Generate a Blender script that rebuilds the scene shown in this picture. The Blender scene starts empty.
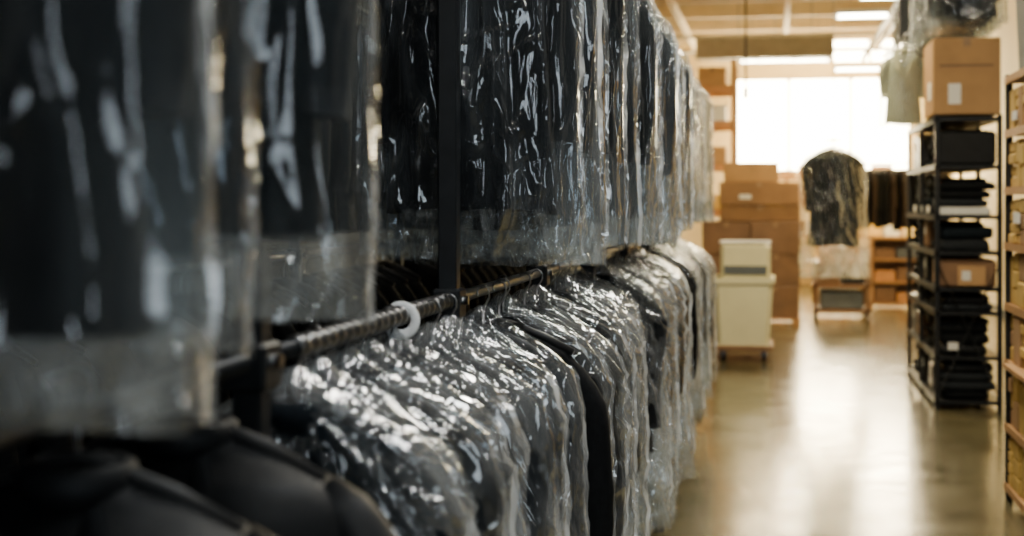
import bpy, math, random
from mathutils import Vector, noise
random.seed(7)
S = bpy.context.scene

# ---------------------------------------------------------------- materials
def newmat(name):
    m = bpy.data.materials.new(name); m.use_nodes = True
    nt = m.node_tree; nt.nodes.clear()
    out = nt.nodes.new('ShaderNodeOutputMaterial')
    return m, nt, out

def pbr(name, col, rough=.6, metal=0, var=.12, scale=6, bump=.0, stretch=(1,1,1), spec=.5, sheen=0, rnd=0):
    m, nt, out = newmat(name)
    N, L = nt.nodes, nt.links
    b = N.new('ShaderNodeBsdfPrincipled')
    tc = N.new('ShaderNodeTexCoord'); mp = N.new('ShaderNodeMapping')
    mp.inputs['Scale'].default_value = stretch
    L.new(tc.outputs['Object'], mp.inputs[0])
    n = N.new('ShaderNodeTexNoise'); n.inputs['Scale'].default_value = scale
    n.inputs['Detail'].default_value = 5
    L.new(mp.outputs[0], n.inputs['Vector'])
    cr = N.new('ShaderNodeValToRGB')
    cr.color_ramp.elements[0].position = .3; cr.color_ramp.elements[1].position = .7
    cr.color_ramp.elements[0].color = (*[c*(1-var) for c in col], 1)
    cr.color_ramp.elements[1].color = (*[min(1, c*(1+var)) for c in col], 1)
    L.new(n.outputs['Fac'], cr.inputs[0])
    last = cr.outputs[0]
    if rnd:
        oi = N.new('ShaderNodeObjectInfo'); hs = N.new('ShaderNodeHueSaturation')
        mr = N.new('ShaderNodeMapRange'); mr.inputs['To Min'].default_value = 1-rnd; mr.inputs['To Max'].default_value = 1+rnd
        L.new(oi.outputs['Random'], mr.inputs[0]); L.new(mr.outputs[0], hs.inputs['Value'])
        L.new(last, hs.inputs['Color']); last = hs.outputs[0]
    L.new(last, b.inputs['Base Color'])
    b.inputs['Roughness'].default_value = rough; b.inputs['Metallic'].default_value = metal
    b.inputs['Specular IOR Level'].default_value = spec
    if sheen: b.inputs['Sheen Weight'].default_value = sheen
    if bump:
        bp = N.new('ShaderNodeBump'); bp.inputs['Strength'].default_value = bump; bp.inputs['Distance'].default_value = .01
        L.new(n.outputs['Fac'], bp.inputs['Height']); L.new(bp.outputs[0], b.inputs['Normal'])
    L.new(b.outputs[0], out.inputs[0])
    return m

def emis(name, col, st):
    m, nt, out = newmat(name)
    e = nt.nodes.new('ShaderNodeEmission'); e.inputs[0].default_value = (*col, 1); e.inputs[1].default_value = st
    nt.links.new(e.outputs[0], out.inputs[0]); return m

def film(name, haze, gloss, scale, stretch, tint=(.95,.98,1), rough=.09, bstr=.7, hz=(.75,.83,.88), cap=.4, crease=.5, base=0., rot=(0,0,0)):
    """thin polythene film: clear, a little milky where crumpled, glossy, with sharp creases"""
    m, nt, out = newmat(name)
    N, L = nt.nodes, nt.links
    def math_(op,a,b=None,c=None,clamp=False):
        n=N.new('ShaderNodeMath'); n.operation=op; n.use_clamp=clamp
        for i,v in enumerate((a,b,c)):
            if v is None: continue
            if isinstance(v,(int,float)): n.inputs[i].default_value=v
            else: L.new(v,n.inputs[i])
        return n.outputs[0]
    tc = N.new('ShaderNodeTexCoord'); mp = N.new('ShaderNodeMapping'); mp.inputs['Scale'].default_value = stretch
    mp.inputs['Rotation'].default_value = rot
    oi = N.new('ShaderNodeObjectInfo'); va = N.new('ShaderNodeVectorMath'); va.operation = 'ADD'
    sc = math_('MULTIPLY', oi.outputs['Random'], 37.)
    L.new(tc.outputs['Object'], mp.inputs[0]); L.new(mp.outputs[0], va.inputs[0]); L.new(sc, va.inputs[1])
    def creases(s, k, dist):
        n=N.new('ShaderNodeTexNoise'); n.inputs['Scale'].default_value=s; n.inputs['Detail'].default_value=1; n.inputs['Distortion'].default_value=dist
        L.new(va.outputs[0], n.inputs['Vector'])
        a=math_('ABSOLUTE', math_('SUBTRACT', n.outputs['Fac'], .5))
        return math_('EXPONENT', math_('MULTIPLY', a, -k))
    c1=creases(scale, 24, .25); c2=creases(scale*2.3, 18, .2)
    h=math_('MULTIPLY_ADD', c2, .3, c1)
    if crease:
        vo=N.new('ShaderNodeTexVoronoi'); vo.feature='DISTANCE_TO_EDGE'; vo.inputs['Scale'].default_value=scale*1.4
        L.new(va.outputs[0], vo.inputs['Vector'])
        vv=math_('MINIMUM', vo.outputs['Distance'], .25)
        h=math_('ADD', h, math_('MULTIPLY', vv, crease*4))
    n2 = N.new('ShaderNodeTexNoise'); n2.inputs['Scale'].default_value = scale*.6; n2.inputs['Detail'].default_value = 3
    L.new(va.outputs[0], n2.inputs['Vector'])
    bp = N.new('ShaderNodeBump'); bp.inputs['Strength'].default_value = bstr; bp.inputs['Distance'].default_value = .006
    L.new(h, bp.inputs['Height'])
    tr = N.new('ShaderNodeBsdfTransparent'); tr.inputs[0].default_value = (*tint, 1)
    df = N.new('ShaderNodeBsdfDiffuse'); df.inputs[0].default_value = (*hz, 1)
    tl = N.new('ShaderNodeBsdfTranslucent'); tl.inputs[0].default_value = (*hz, 1)
    mt = N.new('ShaderNodeMixShader'); mt.inputs[0].default_value = .4
    L.new(df.outputs[0], mt.inputs[1]); L.new(tl.outputs[0], mt.inputs[2])
    for s in (df, tl): L.new(bp.outputs[0], s.inputs['Normal'])
    mr = N.new('ShaderNodeMapRange'); mr.inputs['From Min'].default_value = .42; mr.inputs['From Max'].default_value = .66
    mr.inputs['To Min'].default_value = haze*.15; mr.inputs['To Max'].default_value = haze*1.9
    L.new(n2.outputs['Fac'], mr.inputs[0])
    hf = math_('MULTIPLY_ADD', c1, haze*.9, mr.outputs[0])
    m1 = N.new('ShaderNodeMixShader'); L.new(hf, m1.inputs[0])
    L.new(tr.outputs[0], m1.inputs[1]); L.new(mt.outputs[0], m1.inputs[2])
    gl = N.new('ShaderNodeBsdfGlossy'); gl.inputs[0].default_value = (1,1,1,1); gl.inputs['Roughness'].default_value = rough
    L.new(bp.outputs[0], gl.inputs['Normal'])
    lw = N.new('ShaderNodeFresnel'); lw.inputs[0].default_value = 1.45; L.new(bp.outputs[0], lw.inputs['Normal'])
    mn = math_('MINIMUM', math_('MULTIPLY_ADD', lw.outputs[0], gloss, base), cap)
    m2 = N.new('ShaderNodeMixShader'); L.new(mn, m2.inputs[0])
    L.new(m1.outputs[0], m2.inputs[1]); L.new(gl.outputs[0], m2.inputs[2])
    L.new(m2.outputs[0], out.inputs[0])
    return m

M = {}
M['cloth'] = pbr('black_wool', (.0035,.004,.0045), .9, var=.3, scale=60, bump=.15, rnd=.6, spec=.15)
M['navy'] = pbr('navy_wool', (.005,.008,.011), .9, var=.3, scale=60, bump=.15, rnd=.4, spec=.15)
M['grey'] = pbr('charcoal_wool', (.012,.014,.016), .9, var=.2, scale=50, bump=.15, rnd=.4, spec=.2)
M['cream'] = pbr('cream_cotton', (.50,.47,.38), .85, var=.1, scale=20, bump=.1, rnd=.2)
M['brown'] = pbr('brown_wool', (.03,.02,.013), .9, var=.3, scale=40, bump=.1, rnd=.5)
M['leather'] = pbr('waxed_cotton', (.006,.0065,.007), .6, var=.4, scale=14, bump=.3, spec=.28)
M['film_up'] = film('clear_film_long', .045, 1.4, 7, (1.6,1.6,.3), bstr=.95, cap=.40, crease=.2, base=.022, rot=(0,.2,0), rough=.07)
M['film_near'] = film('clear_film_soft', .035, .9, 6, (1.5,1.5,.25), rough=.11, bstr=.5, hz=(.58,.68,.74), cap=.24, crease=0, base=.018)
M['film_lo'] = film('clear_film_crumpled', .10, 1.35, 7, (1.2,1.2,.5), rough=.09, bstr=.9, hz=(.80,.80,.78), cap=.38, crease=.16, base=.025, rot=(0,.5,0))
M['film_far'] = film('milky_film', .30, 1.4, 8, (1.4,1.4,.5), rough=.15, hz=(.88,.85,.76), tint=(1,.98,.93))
M['film_hem'] = film('gathered_film_hem', .13, 1.5, 8, (1.6,1.6,.4), rough=.10, hz=(.74,.78,.78), cap=.4, crease=.16, base=.03)
M['seam'] = film('film_seam', .26, 1.8, 12, (1,1,.35), rough=.15, hz=(.80,.83,.84), cap=.45, crease=0, base=.05)
M['steel'] = pbr('worn_steel', (.30,.30,.30), .30, metal=1, var=.25, scale=30)
M['blk'] = pbr('black_painted_steel', (.007,.008,.009), .45, var=.3, scale=20, spec=.35)
M['wplast'] = pbr('white_plastic', (.8,.8,.78), .35, var=.03)
M['hang'] = pbr('hanger_plastic', (.015,.015,.015), .4)
M['card'] = pbr('cardboard', (.42,.24,.10), .85, var=.1, scale=5, rnd=.2)
M['card_d'] = pbr('wrapped_cardboard', (.19,.10,.045), .5, var=.2, scale=4, rnd=.15)
M['card_m'] = pbr('brown_carton', (.26,.14,.06), .8, var=.15, scale=4, rnd=.15)
M['tape'] = pbr('parcel_tape', (.30,.18,.085), .4)
M['paper'] = pbr('paper_label', (.8,.78,.7), .7, var=.05)
M['wood'] = pbr('pine_board', (.42,.22,.08), .6, var=.2, scale=5, stretch=(1,12,12))
M['orange'] = pbr('orange_beam', (.55,.26,.09), .5)
M['ochre'] = pbr('ochre_carton', (.64,.41,.10), .8, var=.15, rnd=.2)
M['tub'] = pbr('cream_tub', (.76,.71,.44), .5, var=.06, scale=3)
M['rubber'] = pbr('caster_rubber', (.02,.02,.02), .7)
M['bin'] = pbr('grey_bin', (.10,.115,.125), .5)
M['duct'] = pbr('galvanised_duct', (.26,.245,.20), .6, metal=.0, var=.12)
M['ceil'] = pbr('ceiling_paint', (.86,.78,.58), .9, var=.06, scale=2)
M['beam'] = pbr('beam_paint', (.60,.50,.34), .8, var=.1, scale=3)
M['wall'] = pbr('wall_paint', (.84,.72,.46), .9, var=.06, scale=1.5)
M['wall_d'] = pbr('wall_grey_darkened', (.05,.053,.055), .9, var=.1, scale=1.5)  # dark grey; also darkens the room near the camera to dim film reflections
M['green'] = pbr('green_garment_bag', (.34,.35,.24), .7, var=.1)
M['tube'] = emis('fluorescent_tube', (1,.90,.64), 45)
M['glass'] = emis('bright_frosted_glass', (1,.84,.52), 44)
M['glow_c'] = emis('cool_glow_panel', (.78,.90,1), 7)  # glow of the added, unseen panel behind the camera

def floor_mat():
    m, nt, out = newmat('polished_concrete'); N, L = nt.nodes, nt.links
    b = N.new('ShaderNodeBsdfPrincipled'); tc = N.new('ShaderNodeTexCoord')
    n = N.new('ShaderNodeTexNoise'); n.inputs['Scale'].default_value = 1.3; n.inputs['Detail'].default_value = 8
    L.new(tc.outputs['Object'], n.inputs['Vector'])
    cr = N.new('ShaderNodeValToRGB'); e = cr.color_ramp.elements
    e[0].position = .3; e[0].color = (.078,.066,.033,1); e[1].position = .72; e[1].color = (.165,.14,.074,1)
    L.new(n.outputs['Fac'], cr.inputs[0]); L.new(cr.outputs[0], b.inputs['Base Color'])
    n2 = N.new('ShaderNodeTexNoise'); n2.inputs['Scale'].default_value = 3.5; n2.inputs['Detail'].default_value = 6
    L.new(tc.outputs['Object'], n2.inputs['Vector'])
    mr = N.new('ShaderNodeMapRange'); mr.inputs['To Min'].default_value = .08; mr.inputs['To Max'].default_value = .30
    L.new(n2.outputs['Fac'], mr.inputs[0]); L.new(mr.outputs[0], b.inputs['Roughness'])
    bp = N.new('ShaderNodeBump'); bp.inputs['Strength'].default_value = .10; bp.inputs['Distance'].default_value = .02
    L.new(n2.outputs['Fac'], bp.inputs['Height']); L.new(bp.outputs[0], b.inputs['Normal'])
    b.inputs['Specular IOR Level'].default_value=.7
    L.new(b.outputs[0], out.inputs[0]); return m
M['floor'] = floor_mat()

# ---------------------------------------------------------------- mesh builder
class MB:
    def __init__(s): s.v=[]; s.f=[]; s.m=[]; s.sm=[]; s.mats=[]
    def mi(s, k):
        if k not in s.mats: s.mats.append(k)
        return s.mats.index(k)
    def quadgrid(s, rows, k, wrap=False, smooth=True):
        o=len(s.v); n=len(rows[0]); mi=s.mi(k)
        for r in rows: s.v.extend(r)
        for i in range(len(rows)-1):
            for j in range(n if wrap else n-1):
                a=o+i*n+j; b=o+i*n+(j+1)%n
                s.f.append((a,b,b+n,a+n)); s.m.append(mi); s.sm.append(smooth)
    def box(s, x0,x1,y0,y1,z0,z1,k,bev=.0,taper=0):
        o=len(s.v); mi=s.mi(k); b=min(bev, .3*min(x1-x0,y1-y0,z1-z0))
        if b<=0:
            t=taper
            s.v += [(x0+t,y0+t,z0),(x1-t,y0+t,z0),(x1-t,y1-t,z0),(x0+t,y1-t,z0),(x0,y0,z1),(x1,y0,z1),(x1,y1,z1),(x0,y1,z1)]
            for q in ((3,2,1,0),(4,5,6,7),(0,1,5,4),(1,2,6,5),(2,3,7,6),(3,0,4,7)):
                s.f.append(tuple(o+i for i in q)); s.m.append(mi); s.sm.append(False)
            return
        def ring(i,z):
            return [(x0+i+b,y0+i,z),(x1-i-b,y0+i,z),(x1-i,y0+i+b,z),(x1-i,y1-i-b,z),(x1-i-b,y1-i,z),(x0+i+b,y1-i,z),(x0+i,y1-i-b,z),(x0+i,y0+i+b,z)]
        rs=[ring(b,z0),ring(0,z0+b),ring(0,z1-b),ring(b,z1)]
        s.quadgrid(rs,k,wrap=True,smooth=False)
        s.f.append(tuple(o+7-i for i in range(8))); s.m.append(mi); s.sm.append(False)
        s.f.append(tuple(o+24+i for i in range(8))); s.m.append(mi); s.sm.append(False)
    def path(s, pts, rad, k, n=10, caps=True):
        pts=[Vector(p) for p in pts]
        if not hasattr(rad,'__len__'): rad=[rad]*len(pts)
        rows=[]; up=None
        for i,p in enumerate(pts):
            d=(pts[min(i+1,len(pts)-1)]-pts[max(i-1,0)])
            if d.length<1e-9: d=Vector((0,0,1))
            d.normalize()
            if up is None: up = Vector((0,0,1)) if abs(d.z)<.9 else Vector((1,0,0))
            a=d.cross(up)
            if a.length<1e-4: a=d.cross(Vector((0,1,0)))
            a.normalize(); c=a.cross(d).normalized(); up=c
            rows.append([tuple(p+(a*math.cos(2*math.pi*j/n)+c*math.sin(2*math.pi*j/n))*rad[i]) for j in range(n)])
        o=len(s.v); s.quadgrid(rows,k,wrap=True)
        if caps:
            mi=s.mi(k)
            s.f.append(tuple(o+j for j in range(n))); s.m.append(mi); s.sm.append(False)
            e=o+(len(rows)-1)*n
            s.f.append(tuple(e+n-1-j for j in range(n))); s.m.append(mi); s.sm.append(False)
    def torus(s, c, R, r, k, axis='Y', n=28, m=8, flat=1):
        rows=[]
        for i in range(n+1):
            a=2*math.pi*i/n; row=[]
            for j in range(m):
                b=2*math.pi*j/m; q=R+r*math.cos(b); w=r*math.sin(b)*flat
                if axis=='Y': row.append((c[0]+q*math.cos(a),c[1]+w,c[2]+q*math.sin(a)))
                elif axis=='X': row.append((c[0]+w,c[1]+q*math.cos(a),c[2]+q*math.sin(a)))
                else: row.append((c[0]+q*math.cos(a),c[1]+q*math.sin(a),c[2]+w))
            rows.append(row)
        s.quadgrid(rows,k,wrap=True)
    def mesh(s, name):
        me=bpy.data.meshes.new(name); me.from_pydata(s.v,[],s.f)
        for k in s.mats: me.materials.append(M[k])
        me.polygons.foreach_set('material_index', s.m); me.polygons.foreach_set('use_smooth', s.sm)
        me.update(); return me
    def obj(s, name, loc=(0,0,0)):
        o=bpy.data.objects.new(name, s.mesh(name)); o.location=loc
        S.collection.objects.link(o); return o

def put(name, me, loc, rz=0, sc=(1,1,1)):
    o=bpy.data.objects.new(name, me); o.location=loc; o.rotation_euler=(0,0,rz); o.scale=sc
    S.collection.objects.link(o); return o

def resample(prof, n):
    L=[0]
    for a,b in zip(prof,prof[1:]): L.append(L[-1]+math.hypot(a[0]-b[0], a[1]-b[1]))
    out=[]
    for i in range(n):
        t=L[-1]*i/(n-1); j=0
        while j<len(L)-2 and L[j+1]<t: j+=1
        u=(t-L[j])/(L[j+1]-L[j]); out.append([p+(q-p)*u for p,q in zip(prof[j],prof[j+1])])
    return out

def sgnpow(c,e): return math.copysign(abs(c)**e, c)
def ridge(q,k): return math.exp(-abs(noise.noise(q))*k)

def garment(name, seed, L=1.0, th=.06, cloth='cloth', filmk='film_up', ext=.11, amp=.012, res=1., crumple=False, sl=.62, hookw='hang', wide=.3, seam=True, hemk='film_hem', sw=.012):
    """hanger + jacket (body, sleeves, collar, lapels, buttons) + polythene cover with welded side seams. origin on the rail"""
    mb=MB(); sd=Vector((seed*3.7,seed*1.3,seed*2.1))
    hk=[(-.018*math.cos(math.radians(a)),0,.018*math.sin(math.radians(a))+.003) for a in range(-30,181,15)]
    hk += [(.018,0,-.01),(.006,0,-.03),(0,0,-.045),(0,0,-.09)]
    mb.path(hk,.0028,'steel',6)
    mb.path([(-.2,0,-.165),(-.12,0,-.125),(-.03,0,-.092),(0,0,-.085),(.03,0,-.092),(.12,0,-.125),(.2,0,-.165)],[.01,.012,.01,.009,.01,.012,.01],hookw,8)
    k=wide/.3
    prof=[(-.098,.045,.03),(-.118,.075,.042),(-.135,.125*k,.055),(-.165,.185*k,th*.85),(-.20,.215*k,th*.95),(-.27,.225*k,th),(-.5,.215*k,th),(-.75*L,.225*k,th),(-L,.245*k,th*1.05)]
    nz=int(34*res); nt=int(48*res)
    rows=[]
    for z,hw,t in resample(prof,nz):
        row=[]
        for j in range(nt):
            a=2*math.pi*j/nt; x=hw*sgnpow(math.cos(a),.8); y=t*sgnpow(math.sin(a),.9)
            d=noise.noise(Vector((x*9,y*6,z*2.2))+sd)*.018*min(1,(-z-.09)*6)
            low=max(0,(-z-L+.12)/.12)
            x+=d*.4*math.cos(a); y+=d*math.sin(a)
            row.append((x,y,z+low*.02*noise.noise(Vector((x*6,y*4,seed)))))
        rows.append(row)
    mb.quadgrid(rows,cloth,wrap=True)
    sr=min(.052,th*.8+.008)
    for s in (-1,1):
        pts=[]; rr=[]
        for i in range(int(16*res)):
            u=i/(int(16*res)-1)
            x=.165+.085*min(1,u*5)**.6+.012*math.sin(u*5+seed); z=-.185-u*sl
            pts.append((s*x*k+0.006*noise.noise(Vector((u*5,s,0))+sd), .01*math.sin(u*4+seed), z)); 
            rr.append(sr*(.6+.4*min(1,u*6))*(1-.25*u)+.004*noise.noise(Vector((u*14,s,3))+sd))
        mb.path(pts,rr,cloth,14)
    mb.torus((0,0,-.112),.058,.014,cloth,axis='Z',n=20,m=8,flat=1.8)
    for s in (-1,1):
        lp=[]
        for i in range(8):
            u=i/7; z=-.13-u*.3; w=.05*math.sin(math.pi*min(1,u*1.05+.12))+.004
            xin=s*(.05*(1-u)+.004); y=-(th*(.72+.33*min(1,u*2)))-.012
            lp.append([(xin,y-.004,z),(xin+s*w*.5,y-.010,z+.008),(xin+s*w,y-.003,z+.012)])
        mb.quadgrid(lp,cloth)
    for i in range(3):
        z=-.48-i*.1
        mb.path([(.01,-th-.012,z),(.01,-th-.018,z)],.009,'hang',8)
    if filmk:
        W=wide+.01
        pr=[(-.03,.014,.014),(-.055,.045,.03),(-.08,.10,.045),(-.115,.165,th*.95),(-.15,.225*k,th*1.15),(-.20,.275*k,th*1.3),(-.28,W*.985,th*1.3),(-.5,W,th*1.3),(-.8*L,W,th*1.32),(-L,W*1.01,th*1.2),(-L-ext,W*1.0,th*.8)]
        nz=int(120*res); nt=int(150*res); rows=[]; se=([],[])
        for z,hw,t in resample(pr,nz):
            row=[]; f=min(1,(-z-.03)*9); hem=max(0,min(1.2,(-z-L+.05)*5))
            for j in range(nt):
                a=2*math.pi*j/nt; c,s_=math.cos(a),math.sin(a)
                x=hw*sgnpow(c,.8); y=t*sgnpow(s_,.95)
                if crumple:
                    zz=-(z+.06); ph=math.atan2(x,max(.02,zz)); rho=math.hypot(x,zz)
                    q=Vector((ph*4.5+x*3,y*8,rho*3.0))+sd
                    w=noise.noise(q*1.5+sd)*.35
                    q=q+Vector((w,w,w))
                    d=ridge(q,6)*1.2+ridge(Vector((q.x*2,q.y*2,q.z*1.6))+sd,6)*.5+ridge(Vector((x*20,y*20,z*14))+sd,7)*.16+noise.noise(q*.8)*.8
                else:
                    q=Vector((x*8,y*8,z*1.3+x*1.8))+sd
                    d=ridge(q,8)*1.0+ridge(Vector((x*17,y*17,z*3+x*4))+sd,8)*.4+ridge(Vector((x*9-z*7,y*12,z*6+x*5))+sd,9)*.25+noise.noise(q*.7)*.6
                d=(d-.4)*amp*f*(1+hem)*(.35+.65*abs(s_))
                row.append((x+d*c,y+d*s_*1.2,z+(.014*noise.noise(Vector((x*12,y*12,seed))) if hem>.4 else 0)))
            rows.append(row)
            if z<-.17:
                for si,(s,j) in enumerate(((1,0),(-1,nt//2))):
                    p=row[j]; wv=.010*noise.noise(Vector((z*9,s,seed))); ww=sw*(1+.5*noise.noise(Vector((z*14,s,seed+4))))
                    se[si].append([p,(p[0]+s*ww*.5,p[1]+wv,p[2]),(p[0]+s*ww,p[1]+wv*2.2,p[2])])
        hi=next(i for i,rw in enumerate(rows) if rw[0][2]<-L+.01)
        mb.quadgrid(rows[:hi+1],filmk,wrap=True); mb.quadgrid(rows[hi:],hemk,wrap=True)
        if seam:
            for q in se: mb.quadgrid(q,'seam')
    return mb.mesh(name)

# ---------------------------------------------------------------- room
def slab(name,x0,x1,y0,y1,z0,z1,k):
    b=MB(); b.box(x0,x1,y0,y1,z0,z1,k); return b.obj(name)
XL,XR,Y0,Y1,H=-3.2,3.4,-4.0,30.0,5.2
slab('floor',XL,XR,Y0,Y1,-.1,0,'floor')
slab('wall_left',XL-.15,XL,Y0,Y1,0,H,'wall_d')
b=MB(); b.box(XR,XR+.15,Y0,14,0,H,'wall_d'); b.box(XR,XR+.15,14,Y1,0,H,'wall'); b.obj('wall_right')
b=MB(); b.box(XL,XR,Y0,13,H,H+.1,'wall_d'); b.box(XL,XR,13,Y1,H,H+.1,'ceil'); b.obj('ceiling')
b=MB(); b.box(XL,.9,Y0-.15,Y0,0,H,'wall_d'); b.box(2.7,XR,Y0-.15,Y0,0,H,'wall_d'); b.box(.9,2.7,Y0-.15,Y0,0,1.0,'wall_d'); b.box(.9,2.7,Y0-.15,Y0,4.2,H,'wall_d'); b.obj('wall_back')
b=MB(); b.box(.9,2.7,Y0-.1,Y0-.08,1.0,4.2,'glow_c')  # unseen glowing panel, added behind the camera to streak the film creases
for x in (.9,1.77,2.64): b.box(x,x+.06,Y0-.07,Y0,1.0,4.2,'blk')
for z in (1.0,2.05,3.1,4.14): b.box(.9,2.7,Y0-.07,Y0,z,z+.06,'blk')
b.obj('added_glow_panel')
b=MB()
wx0,wx1,wz0,wz1=-.95,2.75,2.30,4.3
b.box(XL,wx0,Y1,Y1+.2,0,H,'wall'); b.box(wx1,XR,Y1,Y1+.2,0,H,'wall')
b.box(wx0,wx1,Y1,Y1+.2,0,wz0,'wall'); b.box(wx0,wx1,Y1,Y1+.2,wz1,4.6,'wall')
b.box(wx0,1.15,Y1,Y1+.2,4.6,H,'wall'); b.box(1.15,wx1,Y1,Y1+.2,5.1,H,'wall')
b.obj('wall_far')
b=MB(); b.box(wx0,wx1,Y1+.1,Y1+.12,wz0,wz1,'glass')
for x in (wx0,.25,1.5,wx1-.06): b.box(x,x+.06,Y1+.02,Y1+.09,wz0,wz1,'wall')
for z in (wz0,wz1-.06): b.box(wx0,wx1,Y1+.02,Y1+.09,z,z+.06,'wall')
b.obj('window_1')
b=MB(); b.box(1.15,wx1,Y1+.1,Y1+.12,4.6,5.1,'glass')
for x in (1.15,1.9,wx1-.05): b.box(x,x+.05,Y1+.02,Y1+.09,4.6,5.1,'wall')
b.obj('window_2')
b=MB()
for i in range(17):
    y=-3+i*2.0
    b.box(XL,XR,y-.05,y+.05,H-.28,H-.25,'beam'); b.box(XL,XR,y-.01,y+.01,H-.25,H,'beam')
for x in (-1.6,0.2,2.0): b.box(x-.04,x+.04,Y0,Y1,H-.4,H-.3,'beam')
b.obj('ceiling_beam')
for nm,x in (('baseboard_left',XL),('baseboard_right',XR-.02)):
    slab(nm,x,x+.02,Y0,Y1,0,.1,'wall_d')
b=MB(); b.box(-1.3,.95,23.8,24.3,4.10,4.45,'duct',.02)
for x in (-.9,-.3,.3,.85): b.box(x,x+.03,23.78,24.32,4.08,4.47,'duct')
for x in (-.6,.6): b.path([(x,24.05,4.42),(x,24.05,5.2)],.012,'steel',6)
b.obj('air_duct')
b=MB(); b.path([(1.75,18.5,4.6),(1.75,29.5,4.6)],.05,'duct',10); b.path([(2.0,18.5,4.75),(2.0,29.5,4.75)],.03,'steel',8)
for y in (19,22,25,28): b.path([(1.75,y,4.6),(1.75,y,5.2)],.01,'steel',5); b.path([(2.0,y,4.75),(2.0,y,5.2)],.01,'steel',5)
for y,z in ((26.6,4.78),(28.6,4.7)): b.path([(-2.8,y,z),(3.2,y,z)],.04,'duct',8)
for x in (-2,0,3): b.path([(x,26.6,4.78),(x,26.6,5.2)],.01,'steel',5); b.path([(x,28.6,4.7),(x,28.6,5.2)],.01,'steel',5)
b.obj('ceiling_pipe')
b=MB(); b.path([(-.36,18,5.2),(-.36,18,3.1)],.014,'blk',6); b.path([(-.36,18,3.15),(-.36,18,3.02)],.03,'blk',8); b.obj('hanging_power_cord')

def fixture(x0,x1,y,z,power,col):
    b=MB(); b.box(x0,x1,y-.09,y+.09,z+.04,z+.10,'wplast',.01)
    for dy in (-.045,.045): b.path([(x0+.03,y+dy,z+.015),(x1-.03,y+dy,z+.015)],.018,'tube',8)
    b.box(x0,x0+.03,y-.08,y+.08,z-.01,z+.05,'wplast'); b.box(x1-.03,x1,y-.08,y+.08,z-.01,z+.05,'wplast')
    for x in (x0+.2,x1-.2): b.path([(x,y,z+.1),(x,y,H)],.005,'steel',5)
    b.obj('fluorescent_light')
    l=bpy.data.lights.new('fluorescent_lamp','AREA'); l.shape='RECTANGLE'; l.size=x1-x0; l.size_y=.18; l.energy=power; l.color=col
    o=bpy.data.objects.new('fluorescent_lamp',l); o.location=((x0+x1)/2,y,z-.03); S.collection.objects.link(o)
warm=(1,.80,.46); cool=(.92,.96,1)
fixture(-.61,.95,25.6,4.2,190,warm); fixture(1.1,2.45,27.6,4.2,190,warm)
fixture(.8,1.5,19.6,4.2,150,warm); fixture(1.0,1.75,17.8,4.2,115,warm)
fixture(-.3,1.1,13.2,4.3,150,warm)
fixture(.0,1.3,9.5,4.3,105,(1,.85,.58))
fixture(-.2,1.1,5.6,4.3,145,(1,.96,.86))
fixture(-.2,1.1,2.2,4.3,72,cool)
fixture(-.2,1.1,-1.4,4.3,38,cool)

# ---------------------------------------------------------------- left rack
RX=-.8; ZL=1.5; ZU=2.75
def rack(RX,posts,name,rib=True):
    b=MB()
    for y in posts:
        b.box(RX-.024,RX+.024,y-.024,y+.024,.02,3.05,'blk',.004)
        b.box(RX-.22,RX+.22,y-.03,y+.03,.03,.08,'blk',.006)
        for s in (-.2,.2): b.path([(RX+s,y,0),(RX+s,y,.035)],.025,'rubber',10)
        for z in (ZL,ZU):
            b.box(RX-.036,RX+.036,y-.04,y+.04,z-.045,z+.03,'blk',.006)
            b.path([(RX+.03,y,z),(RX+.05,y,z)],.012,'steel',6)
    ya,yb=posts[0],posts[-1]
    b.path([(RX,ya-.3,ZU),(RX,yb+.2,ZU)],.016,'steel',14)
    if rib:
        b.path([(RX,ya-.3,ZL),(RX,2.3,ZL)],.016,'blk',14)
        pts=[];rr=[]; y=2.3
        while y<3.42:
            for dy,r in ((0,.0100),(.006,.0110),(.014,.0225),(.026,.0225),(.036,.0110)):
                pts.append((RX,y+dy,ZL)); rr.append(r)
            y+=.05
        b.path(pts,rr,'steel',16)
        b.path([(RX,3.4,ZL),(RX,yb+.2,ZL)],.016,'steel',14)
    else: b.path([(RX,ya-.3,ZL),(RX,yb+.2,ZL)],.016,'steel',14)
    b.box(RX-.02,RX+.02,ya,yb,3.0,3.04,'blk',.004)
    return b.obj(name)
POSTS=[.75,2.1,3.46,4.82,6.18,7.54,8.9,10.26,11.7]
rack(RX,POSTS,'garment_rack')
b=MB(); b.torus((0,0,-.012),.031,.011,'wplast','Y',n=36,m=8,flat=.35); b.obj('size_divider_ring',(RX,3.0,ZL))

UP=[garment('coat_mesh',10+i,L=1.05+.025*(i%2),th=.10,cloth=['cloth','cloth','navy','cloth'][i],filmk='film_up',ext=[.12,.10,.14,.09][i],amp=.026,sl=.68,res=1.2) for i in range(4)]
NEAR=[garment('coat_mesh',30+i,L=1.09-.045*i,th=.09,cloth='cloth',filmk='film_near',ext=.08+.03*i,amp=.018,sl=.7,wide=.275,sw=.008) for i in range(2)]
LO=[garment('jacket_mesh',50+i,L=[1.0,.9,1.12,1.0,.85][i],th=.05,cloth=['navy','cloth','grey','cloth','cloth'][i],filmk='film_lo',ext=[.3,.2,.25,.12,.2][i],amp=.025,crumple=True,sl=.6,res=1.25) for i in range(5)]
BARE=[garment('jacket_mesh',70+i,L=1.0,th=.12,cloth='leather',filmk=None,sl=.65,res=1.6,wide=.33) for i in range(2)]
BLK=garment('jacket_mesh',80,L=1.0,th=.06,cloth='cloth',filmk=None,sl=.65)
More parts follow.
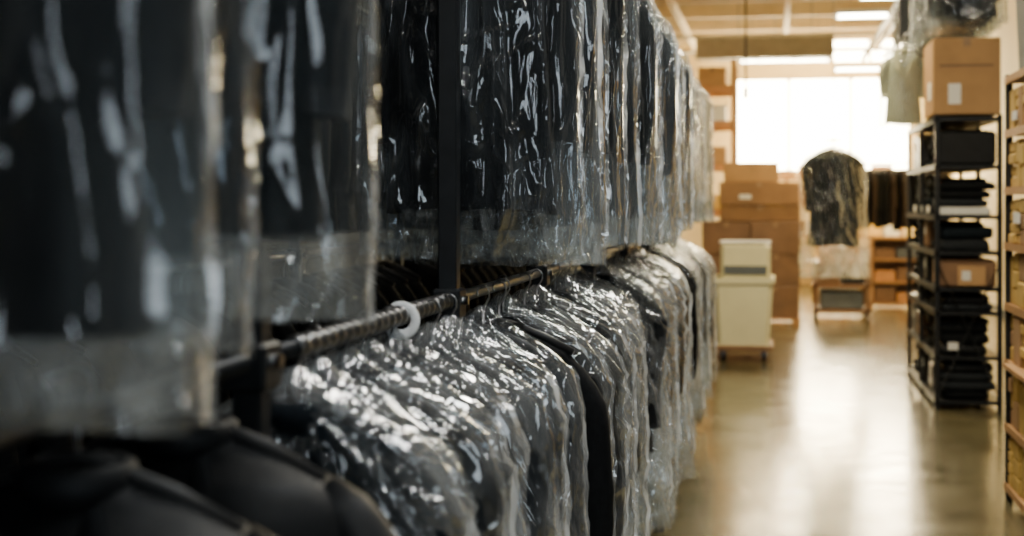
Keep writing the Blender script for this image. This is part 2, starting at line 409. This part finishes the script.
FAR=[garment('pale_mesh',90+i,L=1.0,th=.09,cloth=['cream','grey'][i],filmk='film_far',ext=.15,amp=.02,crumple=True,res=.7) for i in range(2)]
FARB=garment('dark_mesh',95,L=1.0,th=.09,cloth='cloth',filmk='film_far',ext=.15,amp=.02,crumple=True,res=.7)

r=random.Random(3)
def ok(y,m): return all(abs(y-p)>m for p in POSTS)
for i,(y,m,dx,dz) in enumerate([(1.24,NEAR[0],.0,-.035),(1.52,NEAR[1],-.07,-.02),(1.81,NEAR[1],-.01,-.005)]):
    put('covered_coat',m,(RX+dx,y,ZU+dz),rz=r.uniform(-.05,.05))
y=3.66; i=0
while y<11.6:
    if ok(y,.07):
        pale = y>8.6
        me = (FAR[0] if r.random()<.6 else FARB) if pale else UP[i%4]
        put('covered_coat',me,(RX+r.uniform(-.03,.04),y,ZU),rz=r.uniform(-.12,.12),sc=(r.uniform(.92,1.06),1,r.uniform(.98,1.02)))
        i+=1
    y+=r.uniform(.25,.31)
for y in (1.22,1.54,1.86):
    put('waxed_jacket',BARE[int(y*100)%2],(RX,y,ZL+.035),rz=r.uniform(-.06,.06))
y=2.28; i=0
while y<11.6:
    if ok(y,.05):
        if i%5==4 and y>3.2: me=BLK; nm='dark_jacket'
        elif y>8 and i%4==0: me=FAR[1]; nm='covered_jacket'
        else: me=LO[(i*2+int(y*7))%5]; nm='covered_jacket'
        put(nm,me,(RX+r.uniform(-.04,.04),y,ZL),rz=r.uniform(-.18,.10),sc=(r.uniform(.90,1.07),1,r.uniform(.94,1.05)))
        i+=1
    y+=r.uniform(.15,.20)
rack(-2.15,[.8,2.6,4.4,6.2,8.0,9.8,11.6],'garment_rack',rib=False)  # rear rack of dark jackets, added to keep the view behind dark
y=1.0
while y<11.5:
    for z in (ZL,ZU):
        if all(abs(y-p)>.09 for p in (.8,2.6,4.4,6.2,8.0,9.8,11.6)):
            put('dark_jacket',BLK,(-2.15,y,z),rz=r.uniform(-.06,.06),sc=(1,1.3,1.15))
    y+=.28

# ---------------------------------------------------------------- aisle end
x0,x1,y0,y1=-.66,-.02,15.5,16.4
def tub(b,x0,x1,y0,y1,z0,z1,k,tp=.04,w=.015):
    b.box(x0+tp,x1-tp,y0+tp,y1-tp,z0,z0+w,k)
    def ring(i,z,e): 
        c=.05; return [(x0+i+c,y0+i,z),(x1-i-c,y0+i,z),(x1-i,y0+i+c,z),(x1-i,y1-i-c,z),(x1-i-c,y1-i,z),(x0+i+c,y1-i,z),(x0+i,y1-i-c,z),(x0+i,y0+i+c,z)]
    b.quadgrid([ring(tp,z0,0),ring(0,z1-.05,0),ring(-.02,z1-.05,0),ring(-.02,z1,0),ring(w,z1,0),ring(tp+w,z0+w,0)],k,wrap=True,smooth=False)
b=MB()
tub(b,x0,x1,y0,y1,.18,.90,'tub')
b.box(x0+.0,x1-.0,y0+.0,y1-.0,.12,.18,'card_d',.01)
for x in (x0+.1,x1-.1):
    for y in (y0+.12,y1-.12):
        b.path([(x-.02,y,.055),(x+.02,y,.055)],.055,'rubber',14); b.box(x-.03,x+.03,y-.02,y+.02,.06,.12,'steel')
b.box(x0+.06,x1-.03,y0+.5,y1-.04,.6,1.27,'tub',.04)
b.box(x0+.10,x1-.07,y0+.485,y0+.5,.92,1.02,'bin',.004)
b.path([(x0+.06,y0+.5,1.28),(x1-.03,y0+.5,1.28),(x1-.03,y1-.04,1.28),(x0+.06,y1-.04,1.28),(x0+.06,y0+.5,1.28)],.014,'wplast',8)
b.obj('laundry_cart')

def carton(b,x0,x1,y0,y1,z0,z1,k='card',label=False):
    b.box(x0,x1,y0,y1,z0,z1,k,.006)
    xm=(x0+x1)/2; b.box(xm-.03,xm+.03,y0-.002,y1+.002,z1-.07,z1+.002,'tape')
    if label: b.box(x0+(x1-x0)*.25,x0+(x1-x0)*.4,y0-.004,y0,z0+(z1-z0)*.25,z0+(z1-z0)*.45,'paper')
b=MB(); rr=random.Random(2)
for x in (-1.02,-.4,.24): b.box(x,x+.1,19.9,21.0,.0,.1,'wood')
for k in range(6): b.box(-1.05,.36,19.9+k*.2,20.05+k*.2,.1,.12,'wood')
for zi in range(3):
    z0=.12+zi*.445
    for xi in range(2):
        j=rr.uniform(-.02,.02); carton(b,-1.0+xi*.67+j,-.335+xi*.67+j*.5,19.92+rr.uniform(0,.06),20.9,z0,z0+.44,'card_d')
carton(b,-.75,.34,19.95,20.8,1.46,1.68,'card_m'); carton(b,-.76,.33,19.92,20.8,1.685,2.0,'card_m',True); carton(b,-.70,.05,19.95,20.7,2.005,2.27,'card')
b.obj('carton_stack')
b=MB()
for x in (-2.3,-.62):
    for y in (22.,23.): b.box(x-.04,x+.04,y-.04,y+.04,0,3.9,'wood')
for z in (.3,1.5,2.2,2.85,3.4):
    for y in (22.,23.): b.box(-2.3,-.62,y-.02,y+.02,z,z+.09,'orange')
    b.box(-2.28,-.64,22.,23.,z+.09,z+.11,'wood')
    for xi in range(3):
        hgt=r.uniform(.2,.42); carton(b,-2.2+xi*.52,-1.78+xi*.52,22.0,22.8,z+.11,z+.11+hgt,r.choice(['card','ochre','paper','paper']))
b.obj('pallet_racking')
b=MB(); b.path([(.64,16.3,5.2),(.64,16.3,2.42)],.006,'steel',6); b.path([(.55,16.3,2.42),(.73,16.3,2.42)],.012,'steel',8); b.path([(.64,16.1,2.42),(.64,16.5,2.42)],.012,'steel',8)
b.obj('hanging_rod')
FC=garment('covered_mesh',120,L=1.18,th=.14,cloth='cloth',filmk='film_up',ext=.36,amp=.03,crumple=True,wide=.345,hemk='film_far')
put('covered_coat',FC,(.64,16.3,2.42))
b=MB()
for x in (.58,1.30):
    for y in (20.8,21.8):
        b.box(x-.03,x+.03,y-.03,y+.03,.12,.86,'card_d'); b.path([(x-.02,y,.06),(x+.02,y,.06)],.06,'rubber',12); b.box(x-.015,x+.015,y-.015,y+.015,.06,.13,'steel')
for z in (.14,.5,.80): b.box(.55,1.33,20.77,21.83,z,z+.05,'card_d')
carton(b,.62,1.26,20.85,21.6,.85,1.08); b.box(.64,1.24,20.84,21.7,.19,.44,'bin',.02); b.box(.62,.92,20.84,21.6,.55,.76,'card_d',.01); b.box(.95,1.25,20.86,21.6,.55,.72,'hang',.01)
b.obj('wooden_trolley')
b=MB(); b.path([(1.3,24.6,2.36),(2.9,24.6,2.36)],.016,'steel',10)
for x in (1.3,2.9): b.path([(x,24.6,0),(x,24.6,2.36)],.02,'steel',10); b.box(x-.03,x+.03,24.3,24.9,0,.04,'blk')
b.obj('clothes_rail')
FD=[garment('far_mesh',130+i,L=1.08,th=.05,cloth=['brown','grey','brown','cloth'][i],filmk=None,res=.6) for i in range(4)]
for i in range(15): put('hanging_jacket',FD[(i*3+i//4)%4],(1.40+i*.10,24.6,2.36),rz=math.pi/2+r.uniform(-.2,.2),sc=(1,1,r.uniform(.93,1.05)))
b=MB()
for x in (1.5,2.6): b.box(x,x+.04,23.3,23.8,0,1.15,'wood')
for z in (.08,.42,.78,1.12): b.box(1.5,2.64,23.3,23.8,z,z+.04,'wood')
b.box(1.5,2.64,23.78,23.8,0.08,1.15,'card_d')
for z in (.12,.46,.82):
    for xi in range(3): b.box(1.56+xi*.35,1.88+xi*.35,23.36,23.7,z,z+r.uniform(.15,.27),r.choice(['card','orange','bin','card_d']),.01)
b.obj('wooden_shelf_unit')
b=MB()
for x in (-.9,.2,1.3,2.4): 
    for y in (28.6,29.2): b.box(x,x+.05,y,y+.05,0,2.2,'wood')
for z in (.3,1.0,1.6,2.15): b.box(-.9,2.45,28.6,29.25,z,z+.04,'wood')
for z in (.34,1.04,1.64,2.19):
    x=-.8
    while x<2.2:
        w_=rr.uniform(.2,.45); b.box(x,x+w_-.05,28.65,29.1,z,z+rr.uniform(.15,.45 if z<2 else .3),rr.choice(['card','ochre','card_m','paper','bin']),.01); x+=w_
b.obj('storage_shelf')

# ---------------------------------------------------------------- right shelving
def shelf_unit(name,x0,x1,y0,y1,zt,levels,fill,deck='blk'):
    b=MB()
    for x in (x0,x1-.04):
        for y in (y0,(y0+y1)/2,y1-.04): b.box(x,x+.04,y,y+.04,0,zt,'blk',.004)
    for z in levels:
        b.box(x0,x1,y0,y1,z-.03,z,deck)
        b.box(x0-.004,x0,y0,y1,z-.04,z+.005,'blk' if deck=='blk' else deck)
    for y in (y0+.005,y1-.015):
        b.path([(x0+.02,y,.1),(x1-.02,y,zt*.5)],.006,'blk',5); b.path([(x1-.02,y,.1),(x0+.02,y,zt*.5)],.006,'blk',5)
    fill(b,levels); return b.obj(name)
def softpile(b,x0,x1,y0,y1,z0,z1,k,seed):
    rows=[]; n=20
    for u,inset in ((0,.03),(.12,.005),(.5,0),(.85,.006),(1,.04)):
        z=z0+(z1-z0)*u; row=[]
        for j in range(n):
            a=2*math.pi*j/n; cx,cy=(x0+x1)/2,(y0+y1)/2
            e=.35; x=cx+((x1-x0)/2-inset)*sgnpow(math.cos(a),e); y=cy+((y1-y0)/2-inset)*sgnpow(math.sin(a),e)
            w=.014*noise.noise(Vector((x*8,y*8,z*20+seed)))
            row.append((x+w,y+w,z+(.012*noise.noise(Vector((x*6,y*6,seed))) if 0<u<1 else 0)))
        rows.append(row)
    o=len(b.v); b.quadgrid(rows,k,wrap=True); e=o+4*n
    b.f.append(tuple(e+i for i in range(n))); b.m.append(b.mi(k)); b.sm.append(False)
def dark_fill(b,lv):
    rr=random.Random(5)
    for li,z in enumerate(lv[:-1]):
        gap=lv[li+1]-z-.04
        y=12.36
        while y<14.7:
            w=rr.uniform(.30,.5); w=min(w,14.78-y)
            if w<.08: break
            kind=rr.random(); hh=gap*rr.uniform(.75,.97)
            if kind<.75:
                n=max(2,int(hh/.07))
                for q in range(n):
                    softpile(b,1.335+rr.uniform(0,.06),1.82-rr.uniform(0,.08),y+rr.uniform(0,.02),y+w-.02-rr.uniform(0,.03),z+hh*q/n,z+hh*(q+1)/n-.003,rr.choice(['cloth','grey','navy','cloth','leather','grey']),rr.random()*50)
            else:
                k=rr.choice(['hang','hang','leather','card_d','bin'])
                b.box(1.34,1.81,y,y+w-.02,z,z+hh,k,.02); b.box(1.335,1.34,y+w*.3,y+w*.6,z+hh*.5,z+hh*.75,'paper' if rr.random()<.4 else 'hang')
            y+=w
    b.box(1.34,1.75,12.33,12.355,1.63,1.69,'paper'); b.box(1.5,1.72,12.33,12.355,1.04,1.2,'card'); b.box(1.53,1.6,12.325,12.33,1.08,1.16,'paper'); b.box(1.42,1.5,12.33,12.355,.5,.56,'paper')
    for y in (12.9,13.5,14.1): b.box(1.322,1.33,y,y+.18,1.64,1.70,'paper')
shelf_unit('metal_shelving_unit',1.31,1.85,12.3,14.85,2.46,[.08,.45,.82,1.02,1.32,1.62,2.04,2.44],dark_fill)
def ochre_fill(b,lv):
    rr=random.Random(8)
    for li,z in enumerate(lv[:-1]):
        gap=lv[li+1]-z-.04; y=6.96
        while y<8.6:
            w=rr.uniform(.12,.24); w=min(w,8.65-y); hh=gap*rr.uniform(.85,.98); n=rr.choice([1,2,3,4])
            for q in range(n):
                b.box(1.325+rr.uniform(0,.02),1.8,y,y+w-.012,z+hh*q/n,z+hh*(q+1)/n-.005,rr.choice(['ochre','ochre','card','ochre','ochre']),.008)
            y+=w
    b.box(1.32,1.325,8.2,8.4,1.62,1.68,'paper'); b.box(1.32,1.325,8.3,8.45,2.2,2.25,'paper')
    b.box(1.27,1.34,7.4,8.45,.80,.825,'wood')
shelf_unit('carton_shelving_unit',1.32,1.85,6.9,8.7,2.48,[.1,.45,.82,1.15,1.5,1.82,2.15,2.46],ochre_fill,deck='wood')
b=MB(); tub(b,1.36,1.82,7.6,8.64,2.485,3.05,'bin',.02); b.obj('storage_bin')
b=MB(); carton(b,1.3,1.84,12.32,13.1,2.465,3.1,'card'); b.box(1.42,1.52,12.314,12.32,2.55,2.72,'paper'); b.box(1.295,1.3,12.5,12.7,2.6,2.75,'paper'); b.box(1.35,1.78,12.316,12.32,2.86,2.88,'card_d')
b.obj('cardboard_box')
b=MB(); b.path([(1.55,11.5,4.05),(1.55,17,4.05)],.02,'steel',10)
for y in (11.8,14,16.5): b.path([(1.55,y,4.05),(1.55,y,5.2)],.01,'steel',6)
b.box(1.1,1.18,13.2,13.25,3.2,5.2,'blk'); b.path([(1.14,13.0,3.22),(1.14,13.6,3.22)],.012,'steel',8)
b.obj('overhead_rail')
OH=[garment('short_mesh',140+i,L=.8,th=.08,cloth=['cloth','grey'][i],filmk='film_up',ext=.06,res=.6,sl=.45,amp=.02,crumple=True) for i in range(2)]
for i in range(14): put('covered_jacket',OH[i%2],(1.55,12.2+i*.28,4.05),rz=r.uniform(-.1,.1))
GB=garment('green_mesh',150,L=.78,th=.07,cloth='green',filmk='film_up',ext=.03,res=.6,sl=.35,wide=.2,amp=.012)
put('garment_bag',GB,(1.15,13.4,3.22))

# ---------------------------------------------------------------- light
w=bpy.data.worlds.new('world'); S.world=w; w.use_nodes=True
w.node_tree.nodes['Background'].inputs[0].default_value=(.62,.78,.95,1); w.node_tree.nodes['Background'].inputs[1].default_value=.35
def area(name,loc,rot,sx,sy,e,col):
    l=bpy.data.lights.new(name,'AREA'); l.shape='RECTANGLE'; l.size=sx; l.size_y=sy; l.energy=e; l.color=col
    o=bpy.data.objects.new(name,l); o.location=loc; o.rotation_euler=rot; S.collection.objects.link(o)
area('window_daylight',(.9,29.6,3.3),(math.radians(-100),0,0),3.6,1.7,850,(1,.80,.46))

# ---------------------------------------------------------------- camera
cam=bpy.data.cameras.new('camera'); co=bpy.data.objects.new('camera',cam); S.collection.objects.link(co)
co.location=(0,0,1.75); co.rotation_euler=(math.radians(90),0,math.radians(10.48))
cam.lens=50; cam.sensor_width=36; cam.shift_y=-.0664
cam.dof.use_dof=True; cam.dof.focus_distance=4.2; cam.dof.aperture_fstop=2.3
cam.clip_start=.05
S.camera=co
